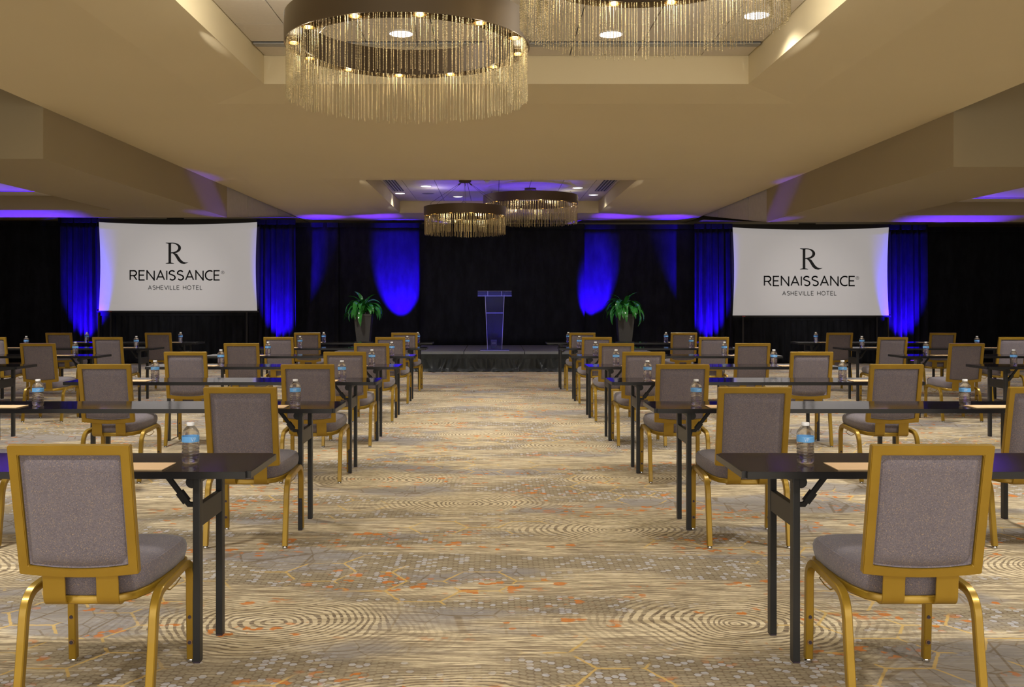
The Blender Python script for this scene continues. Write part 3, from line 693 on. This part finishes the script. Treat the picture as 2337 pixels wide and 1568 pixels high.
plant(1426, 'glossy green leafy plant in a dark tapered planter, right side of stage', 8, -1)

# ------------------------------------------------------------------ chandeliers
def chain_mesh(L, pitch=.0085, r=.0030, n_=5):
    prof = []; k = int(L / pitch)
    for i in range(k):
        z = -i * pitch
        prof += [(r * .30, z), (r, z - pitch * .28), (r, z - pitch * .62), (r * .30, z - pitch * .92)]
    bm = lathe(NB(), prof, n_, True)
    me = bpy.data.meshes.new('bead_chain'); bm.to_mesh(me); bm.free(); me.materials.append(M['chain'])
    for f in me.polygons: f.use_smooth = True
    return me
def chandelier(x, y, zb, r, ln, lab, near, n_out, canopy_z=Z3):
    t = thing('chandelier', lab, 'chandelier', (x, y, zb), 0, 'ring chandeliers')
    bh = .17; ri = r - .115
    def band(ra, rb, z0, z1): return lathe(NB(), [(ra, z0), (rb, z0), (rb, z1), (ra, z1), (ra, z0)], 96, False)
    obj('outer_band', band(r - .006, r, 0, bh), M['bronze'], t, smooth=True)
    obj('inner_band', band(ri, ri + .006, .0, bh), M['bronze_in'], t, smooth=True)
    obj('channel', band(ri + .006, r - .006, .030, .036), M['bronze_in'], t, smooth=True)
    nl = 12
    lampr = lathe(NB(), [(.036, .002), (.040, .002), (.040, .028), (.036, .028), (.036, .002)], 18, False)
    for k in range(nl):
        a = 2 * PI * (k + .35) / nl; lx, ly = (r + ri) / 2 * math.cos(a), (r + ri) / 2 * math.sin(a)
        if k == 0:
            l0 = obj('lamp_ring', lampr, M['spring'], t, (lx, ly, 0), smooth=True)
            g0 = obj('bulb', lathe(NB(), [(.0, .012), (.014, .014), (.022, .022), (.022, .028)], 14, False), M['lamp_warm'], l0)
        else:
            l_ = copy_tree(l0, t); l_.location = (lx, ly, 0)
        if near:
            light('POINT', 'lamp_glow', (x + lx, y + ly, zb - .02), None, .8, (1, .84, .58), shadow_soft_size=.02)
        elif k % 3 == 0:
            light('POINT', 'lamp_glow', (x + lx, y + ly, zb - .02), None, 1.2, (1, .84, .58), shadow_soft_size=.02)
    rnd = random.Random(int(abs(x) * 100) + n_out)
    lens = [chain_mesh(ln * f, .0085 if near else .017, .0030 if near else .0045, 5 if near else 4) for f in (.97, 1.0, 1.02)]
    rads = [(r - .014, n_out), (ri + .014, int(n_out * .62))]
    if near:
        cnt = 0
        for rr, nn in rads:
            for k in range(nn):
                a = 2 * PI * (k + rnd.uniform(-.22, .22)) / nn
                o = bpy.data.objects.new('bead_chain', rnd.choice(lens)); C.objects.link(o); o.parent = t
                o.location = (rr * math.cos(a), rr * math.sin(a), .03)
    else:
        bm = NB()
        for rr, nn in rads:
            for k in range(nn):
                a = 2 * PI * (k + rnd.uniform(-.3, .3)) / nn; L_ = ln * rnd.choice((.96, 1.0, 1.02)); cx_, cy_ = rr * math.cos(a), rr * math.sin(a)
                segs = 9; prof = []
                for i in range(segs): prof += [(.0042, .03 - L_ * i / segs), (.0030, .03 - L_ * (i + .8) / segs)]
                lathe(bm, prof, 4, True, (cx_, cy_))
        o = obj('bead_chains', bm, M['chain'], t); o['kind'] = 'stuff'
    # canopy and hanging wires
    hz = canopy_z - zb
    obj('canopy', lathe(NB(), [(.115, hz - .002), (.115, hz - .035), (.10, hz - .045)], 24), M['bronze'], t, smooth=True)
    for k in range(6):
        a = 2 * PI * (k + .5) / 6
        p0 = Vector((.08 * math.cos(a), .08 * math.sin(a), hz - .05)); p1 = Vector(((r - .06) * math.cos(a), (r - .06) * math.sin(a), bh + .045))
        w_ = obj('wire', sweep(NB(), [p0, p0 + (p1 - p0) * .5, p1], csec(.0028, 6)), M['wire'], t)
        d = (p0 - p1).normalized() * .07; side = Vector((-math.sin(a), math.cos(a), 0)) * .05
        obj('spreader', sweep(NB(), [p1 + side - Vector((0, 0, .045)), p1, p1 - side - Vector((0, 0, .045))], csec(.003, 6)), M['chrome'], w_)
        obj('turnbuckle', sweep(NB(), [p0 + (p1 - p0) * .03, p0 + (p1 - p0) * .10], csec(.007, 6)), M['wire'], w_)
chandelier(-.54, 5.85, H + 1.587, .761, .355, 'near lower ring chandelier with hanging bead strands and bronze band', True, 185)
chandelier(.82, 4.85, H + 1.75, .70, .345, 'near higher ring chandelier cut off by the top, only its strands visible', True, 185)
chandelier(-.54, 17.25, H + 1.587, .761, .37, 'far lower ring chandelier in front of the blue-lit backdrop', False, 150)
chandelier(.717, 18.5, H + 1.937, .94, .41, 'far higher ring chandelier behind the lower one, right of it', False, 170)

# ------------------------------------------------------------------ tables
ROWD = [3.677, 5.807, 7.734, 9.549, 11.446, 13.379, 15.195]
TH = .76
def make_table(L, label):
    t = thing('folding_table', label, 'table', group='narrow folding tables')
    bm = NB(); box(bm, -L / 2, L / 2, -.2275, .2275, TH - .027, TH)
    ve = [e for e in bm.edges if abs(e.verts[0].co.z - e.verts[1].co.z) > .01]
    bmesh.ops.bevel(bm, geom=ve, offset=.018, segments=4, affect='EDGES')
    te = [e for e in bm.edges if all(abs(v.co.z - TH) < 1e-5 for v in e.verts)]
    bmesh.ops.bevel(bm, geom=te, offset=.002, segments=2, affect='EDGES')
    for f in bm.faces: f.material_index = 0 if f.normal.z > .9 or f.calc_center_median().z > TH - .0005 else 1
    obj('tabletop', bm, [M['laminate'], M['tedge']], t)
    for s in (-1, 1):
        X = s * (L / 2 - .225)
        fr = obj('leg_frame', box(box(NB(), X - .012, X + .012, -.135, .135, .53, .618, .003), X - .016, X + .016, -.17, .17, TH - .052, TH - .028), M['tleg'], t)
        for yy in (-.1525, .15):
            lg = obj('leg', box(NB(), X - .014, X + .014, yy - .020, yy + .020, .006, TH - .03, .003), M['tleg'], t)
            obj('foot', box(NB(), X - .013, X + .013, yy - .019, yy + .019, 0, .007), M['rubber'], lg)
        d = -s
        obj('pivot', sweep(NB(), [(X + d * .018, -.172, TH - .05), (X + d * .018, -.135, TH - .05)], csec(.024, 12)), M['tleg'], t)
        yb = -.115
        p0 = Vector((X + d * .138, yb, TH - .03)); p1 = Vector((X + d * .012, yb, .565))
        br = obj('brace', sweep(NB(), [p0, p0 + (p1 - p0) * .72, p1 + Vector((d * .012, 0, .045)), p1], rsec(.022, .012, .002)), M['tleg'], t)
        obj('brace_lock', sweep(NB(), [p0 + (p1 - p0) * .42, p0 + (p1 - p0) * .66], rsec(.030, .026, .003)), M['tleg'], br)
    return t
ORD = ['nearest', 'second', 'third', 'fourth', 'fifth', 'sixth', 'farthest']
TL = 2.58
t0 = None
def put_table(x0, x1, row, lab):
    global t0
    if t0 is None: t0 = make_table(TL, lab); o = t0
    else: o = copy_tree(t0)
    o['label'] = lab
    o.location = ((x0 + x1) / 2, ROWD[row] + .1525, 0)
farL = [633, 791, 873.6, 919.4, 951.7, 977, 990.7]; farR = [1632, 1467, 1381.6, 1332.8, 1298, 1272, 1245]
for r in range(7):
    D = ROWD[r] + .38
    xe = PX(farL[r], D); put_table(xe - TL, xe, r, f'black folding table left of the aisle, {ORD[r]} row from the camera')
    xe = PX(farR[r], D); put_table(xe, xe + TL, r, f'black folding table right of the aisle, {ORD[r]} row from the camera')
outL = {3: 87, 4: 256, 5: 376, 6: 468.6}; outR = {3: (1884 / 3.353 + 1640), 4: (1292 / 3.353 + 1640), 5: (870 / 3.353 + 1640), 6: (548 / 3.353 + 1640)}
for r in (3, 4, 5, 6):
    D = ROWD[r] + .38
    xe = PX(outL[r], D); put_table(xe - TL, xe, r, f'black folding table in the far left block, {ORD[r]} row from the camera')
    xe = PX(outR[r], D); put_table(xe, xe + TL, r, f'black folding table in the far right block, {ORD[r]} row from the camera')

# ------------------------------------------------------------------ chairs
def make_chair(label):
    t = thing('banquet_chair', label, 'chair', group='gold-framed banquet chairs')
    # seat outline, half
    half = [(0, .245), (.12, .244), (.178, .236), (.207, .214), (.217, .17), (.214, .08), (.203, -.02), (.186, -.105), (.158, -.165), (.110, -.198), (.055, -.211), (0, -.214)]
    outl = half + [(-x, y) for x, y in half[-2:0:-1]]
    def loft(bm, layers, top=None):
        rings = []
        for s, z, sl in layers: rings.append([bm.verts.new((x * s, y * s + (1 - s) * .01, z + y * sl)) for x, y in outl])
        m_ = len(outl)
        for a, b in zip(rings, rings[1:]):
            for k in range(m_): bm.faces.new((a[k], a[(k + 1) % m_], b[(k + 1) % m_], b[k]))
        bm.faces.new(rings[0][::-1]); bm.faces.new(rings[-1]); return bm
    sl = .045
    obj('seat_cushion', loft(NB(), [(.97, .402, sl), (1.0, .408, sl), (1.025, .43, sl), (1.03, .452, sl), (1.01, .470, sl), (.965, .482, sl), (.94, .4805, sl), (.90, .489, sl), (.75, .496, sl), (.45, .500, sl), (.1, .501, sl)]), M['fabric'], t, smooth=True)
    obj('seat_frame', loft(NB(), [(.93, .374, sl), (1.015, .374, sl), (1.035, .379, sl), (1.035, .398, sl), (1.02, .403, sl), (.93, .403, sl)]), M['gold'], t, smooth=True)
    sec = rsec(.030, .030, .0035)
    for s in (-1, 1):
        X = s * .2285; Xf = s * .232
        pts = [(Xf, .216, .014), (Xf, .212, .10), (Xf, .207, .20), (Xf, .205, .315)] + arc_pts((Xf, .205, .335), (X, .203, .402), (X, .135, .402), 7) + [(X, .0, .393)]
        lg = obj('leg', sweep(NB(), pts, sec), M['gold'], t, smooth=True)
        obj('glide', lathe(NB(), [(.010, 0), (.015, .001), (.016, .006), (.013, .014)], 14, True, (Xf, .216)), M['chrome'], lg, smooth=True)
        for zz in (.182, .082):
            obj('bumper', sweep(NB(), [(Xf, .2005 - zz * .0 - .003, zz), (Xf, .190, zz)], csec(.0065, 12)), M['rubber'], lg)
            obj('bumper_ring', sweep(NB(), [(Xf, .2005 - .002, zz), (Xf, .193, zz)], csec(.0105, 12)), M['rubring'], lg)
        pts = [(X, .0, .393), (X, -.06, .390)] + arc_pts((X, -.10, .388), (X, -.170, .382), (X, -.182, .30), 7) + [(X, -.196, .20), (X, -.212, .10), (X, -.226, .014)]
        lg = obj('leg', sweep(NB(), pts, sec), M['gold'], t, smooth=True)
        obj('glide', lathe(NB(), [(.010, 0), (.015, .001), (.016, .006), (.013, .014)], 14, True, (X, -.226)), M['chrome'], lg, smooth=True)
    # wire link under the side rail
    obj('ganging_wire', sweep(NB(), [(.205, .10, .378), (.215, .14, .352), (.213, .09, .340), (.205, .05, .333), (.19, .03, .345), (.18, .02, .374)], csec(.0025, 6)), M['gold'], t, smooth=True)
    obj('ganging_wire', sweep(NB(), [(-.205, .10, .378), (-.215, .14, .352), (-.213, .09, .340), (-.205, .05, .333), (-.19, .03, .345), (-.18, .02, .374)], csec(.0025, 6)), M['gold'], t, smooth=True)
    # leaning back: (u,v) plane
    O = Vector((0, -.247, .484)); dv = Vector((0, -.085, .452)); hv = dv.length; dv.normalize(); nv = Vector((0, -dv.z, dv.y)) * -1; nv = Vector((0, 1, 0)) * dv.z + Vector((0, 0, 1)) * (-dv.y); nv.normalize()
    def P3(u, v, d): return O + Vector((u, 0, 0)) + dv * v + nv * d
    wt_, wb_ = .206, .205
    nb = 8
    out_ = [(-wb_ + 2 * wb_ * i / nb, -.014 * (1 - (2 * i / nb - 1) ** 2)) for i in range(nb + 1)] + [(wt_, hv), (-wt_, hv)]
    iw = .034
    in_ = [(-(wb_ - iw) + 2 * (wb_ - iw) * i / nb, .030 - .014 * (1 - (2 * i / nb - 1) ** 2)) for i in range(nb + 1)] + [(wt_ - iw, hv - .033), (-(wt_ - iw), hv - .033)]
    bm = NB(); m_ = len(out_)
    F0 = [bm.verts.new(P3(u, v, -.013)) for u, v in out_]; F1 = [bm.verts.new(P3(u, v, .013)) for u, v in out_]
    G0 = [bm.verts.new(P3(u, v, -.013)) for u, v in in_]; G1 = [bm.verts.new(P3(u, v, .013)) for u, v in in_]
    for k in range(m_):
        k2 = (k + 1) % m_
        for a, b in ((F0, G0), (G1, F1), (F1, F0), (G0, G1)): bm.faces.new((a[k], a[k2], b[k2], b[k]))
    bmesh.ops.recalc_face_normals(bm, faces=bm.faces)
    sharp = [e for e in bm.edges if len(e.link_faces) == 2 and e.calc_face_angle(0) > .5]
    bmesh.ops.bevel(bm, geom=sharp, offset=.0028, segments=2, affect='EDGES')
    obj('back_frame', bm, M['gold'], t, smooth=True)
    # upholstered panel with soft edges, both sides
    bm = NB(); nu, nv_ = 14, 14
    for sd, dep in ((-1, .010), (1, .028)):
        g = []
        for j in range(nv_ + 1):
            row = []
            for i in range(nu + 1):
                a = i / nu; b = j / nv_
                W = wb_ - iw - .002
                u = -W + 2 * W * a; lo = .032 - .014 * (1 - (2 * a - 1) ** 2); v = lo + (hv - .035 - lo) * b
                e = min(a, 1 - a) * 2 * W; f = min(b, 1 - b) * hv
                rnd_ = math.sqrt(max(0, 1 - max(0, 1 - e / .022) ** 2)) * math.sqrt(max(0, 1 - max(0, 1 - f / .022) ** 2))
                row.append(bm.verts.new(P3(u, v, sd * (-.004 + (dep + .004) * rnd_))))
            g.append(row)
        for r0, r1 in zip(g, g[1:]):
            for i in range(nu): bm.faces.new((r0[i], r0[i + 1], r1[i + 1], r1[i]))
    obj('back_panel', bm, M['fabric'], t, smooth=True)
    for s in (-1, 1):
        u = s * .092
        pts = [tuple(P3(u, .004, -.004)), (u, -.2455, .45), (u, -.243, .41)] + arc_pts((u, -.242, .398), (u, -.240, .367), (u, -.205, .367), 6) + [(u, -.15, .369)]
        obj('back_bracket', sweep(NB(), pts, rsec(.077, .007, .0015)), M['gold'], t, smooth=True)
    return t
c0 = None
def put_chair(px, row, lab, side, rz=0.0, dy=0.0):
    global c0
    D = ROWD[row] - .212 + dy
    if c0 is None: c0 = make_chair(lab); o = c0
    else: o = copy_tree(c0)
    o['label'] = lab; x = PX(px, D - .33); o.location = (x, D, 0); o.rotation_euler = (0, 0, rz)
    return x
pads = []
K = 'grey and gold banquet chair'
for r, px in enumerate([159, 548.5, 702, 787, 848, 890.6, 923]): pads.append((put_chair(px, r, f'{K} beside the aisle, left block, {ORD[r]} row from the camera', -1), r, 'aisle-side', 'left block'))
for r, px in enumerate([2127, 1722, 1558, 1469, 1407, 1362, 1329]): pads.append((put_chair(px, r, f'{K} beside the aisle, right block, {ORD[r]} row from the camera', 1), r, 'aisle-side', 'right block'))
for r, px in zip(range(1, 7), [-120, 238, 423, 551, 635.6, 701]): pads.append((put_chair(px, r, f'{K} away from the aisle, left block, {ORD[r]} row from the camera', -1), r, 'outer', 'left block'))
for r, px in zip(range(1, 7), [2385, 2046, 1852.5, 1718, 1629.4, 1561]): pads.append((put_chair(px, r, f'{K} away from the aisle, right block, {ORD[r]} row from the camera', 1), r, 'outer', 'right block'))
for r, px in ((4, 86), (5, 245), (6, 360.6)): pads.append((put_chair(px, r, f'{K}, inner seat, far left block, {ORD[r]} row from the camera', -1), r, 'inner', 'far left block'))
for r, px in ((4, 2206.5), (5, 2037.6), (6, 1916.6)): pads.append((put_chair(px, r, f'{K}, inner seat, far right block, {ORD[r]} row from the camera', 1), r, 'inner', 'far right block'))
for r, px in ((5, -20), (6, 134)): pads.append((put_chair(px, r, f'{K}, outer seat, far left block, {ORD[r]} row from the camera', -1), r, 'outer', 'far left block'))
for r, px in ((5, 2313), (6, 2152)): pads.append((put_chair(px, r, f'{K}, outer seat, far right block, {ORD[r]} row from the camera', 1), r, 'outer', 'far right block'))

# ------------------------------------------------------------------ notepads
pd = None
for x, r, seat, blk in pads:
    lab = f'tan notepad at the {seat} seat, {blk}, {ORD[r]} row from the camera'
    if pd is None:
        pd = thing('notepad', lab, 'notepad', group='kraft notepads'); obj('pages', box(NB(), -.133, .133, -.078, .078, 0, .003), M['paper_edge'], pd)
        obj('cover', box(NB(), -.135, .135, -.08, .08, .003, .0045), M['paper'], pd); o = pd
    else: o = copy_tree(pd)
    o['label'] = lab; o.location = (x, ROWD[r] + .03, TH + .0003); o.rotation_euler = (0, 0, 0)

# ------------------------------------------------------------------ bottles
def make_bottle():
    t = thing('water_bottle', '', 'bottle', group='clear water bottles')
    prof = [(0.0, .004), (.012, .004), (.020, 0), (.028, 0), (.0325, .005), (.034, .012)]
    z = .016
    for k in range(5): prof += [(.0345, z), (.0345, z + .006), (.0325, z + .009), (.0325, z + .0105)]; z += .0125
    prof += [(.0345, .082), (.0340, .086), (.0340, .110), (.0345, .113), (.0342, .120), (.031, .130), (.024, .141), (.0165, .149), (.0140, .152), (.0140, .156)]
    obj('bottle_body', lathe(NB(), prof[1:], 32, True), M['water'], t, smooth=True)
    obj('label_band', lathe(NB(), [(.0343, .087), (.0348, .0875), (.0348, .1095), (.0343, .110)], 32, False), M['label'], t, smooth=True)
    obj('cap', lathe(NB(), [(.0150, .1525), (.0158, .1535), (.0158, .1635), (.0148, .1655)], 24), M['cap'], t, smooth=True)
    bm = NB(); mp = lambda a, b: (.0352 * math.sin(a / .0352), -.0352 * math.cos(a / .0352), b)
    for pl in GL['V'][1]: stroke(bm, pl, .0011, -.003, .092, .012, .013, mp=mp)
    for pl in GL['P'][1]: stroke(bm, pl, .0011, .0085, .092, .012, .013, mp=mp)
    obj('label_print', bm, M['mark'], t)
    return t
b0 = make_bottle(); first = True
def put_bottle(px, row, seat, blk):
    global first
    D = ROWD[row] + .13
    o = b0 if first else copy_tree(b0); first = False
    o['label'] = f'water bottle at the {seat} seat, {blk}, {ORD[row]} row from the camera'
    o.location = (PX(px, D), D, TH + .0003); o.rotation_euler = (0, 0, random.Random(int(px)).uniform(-.5, .5))
for r, px in enumerate([435, 674, 780.4, 848.7, 893.9, 929.3, 953.7]): put_bottle(px, r, 'aisle-side', 'left block')
for r, px in enumerate([1838, 1588.7, 1477.6, 1406, 1359, 1322, 1297]): put_bottle(px, r, 'aisle-side', 'right block')
for r, px in zip(range(1, 7), [86.8, 354, 504, 611.7, 684.7, 739]): put_bottle(px, r, 'outer', 'left block')
for r, px in zip(range(1, 7), [2202, 1922.7, 1766, 1653, 1577.4, 1520]): put_bottle(px, r, 'outer', 'right block')
for r, px in ((4, 172), (5, 311), (6, 412)): put_bottle(px, r, 'inner', 'far left block')
for r, px in ((3, 2313.4), (4, 2113), (5, 1967), (6, 1862)): put_bottle(px, r, 'inner', 'far right block')
for r, px in ((5, 60), (6, 198)): put_bottle(px, r, 'outer', 'far left block')
put_bottle(2229.6, 5, 'outer', 'far right block')
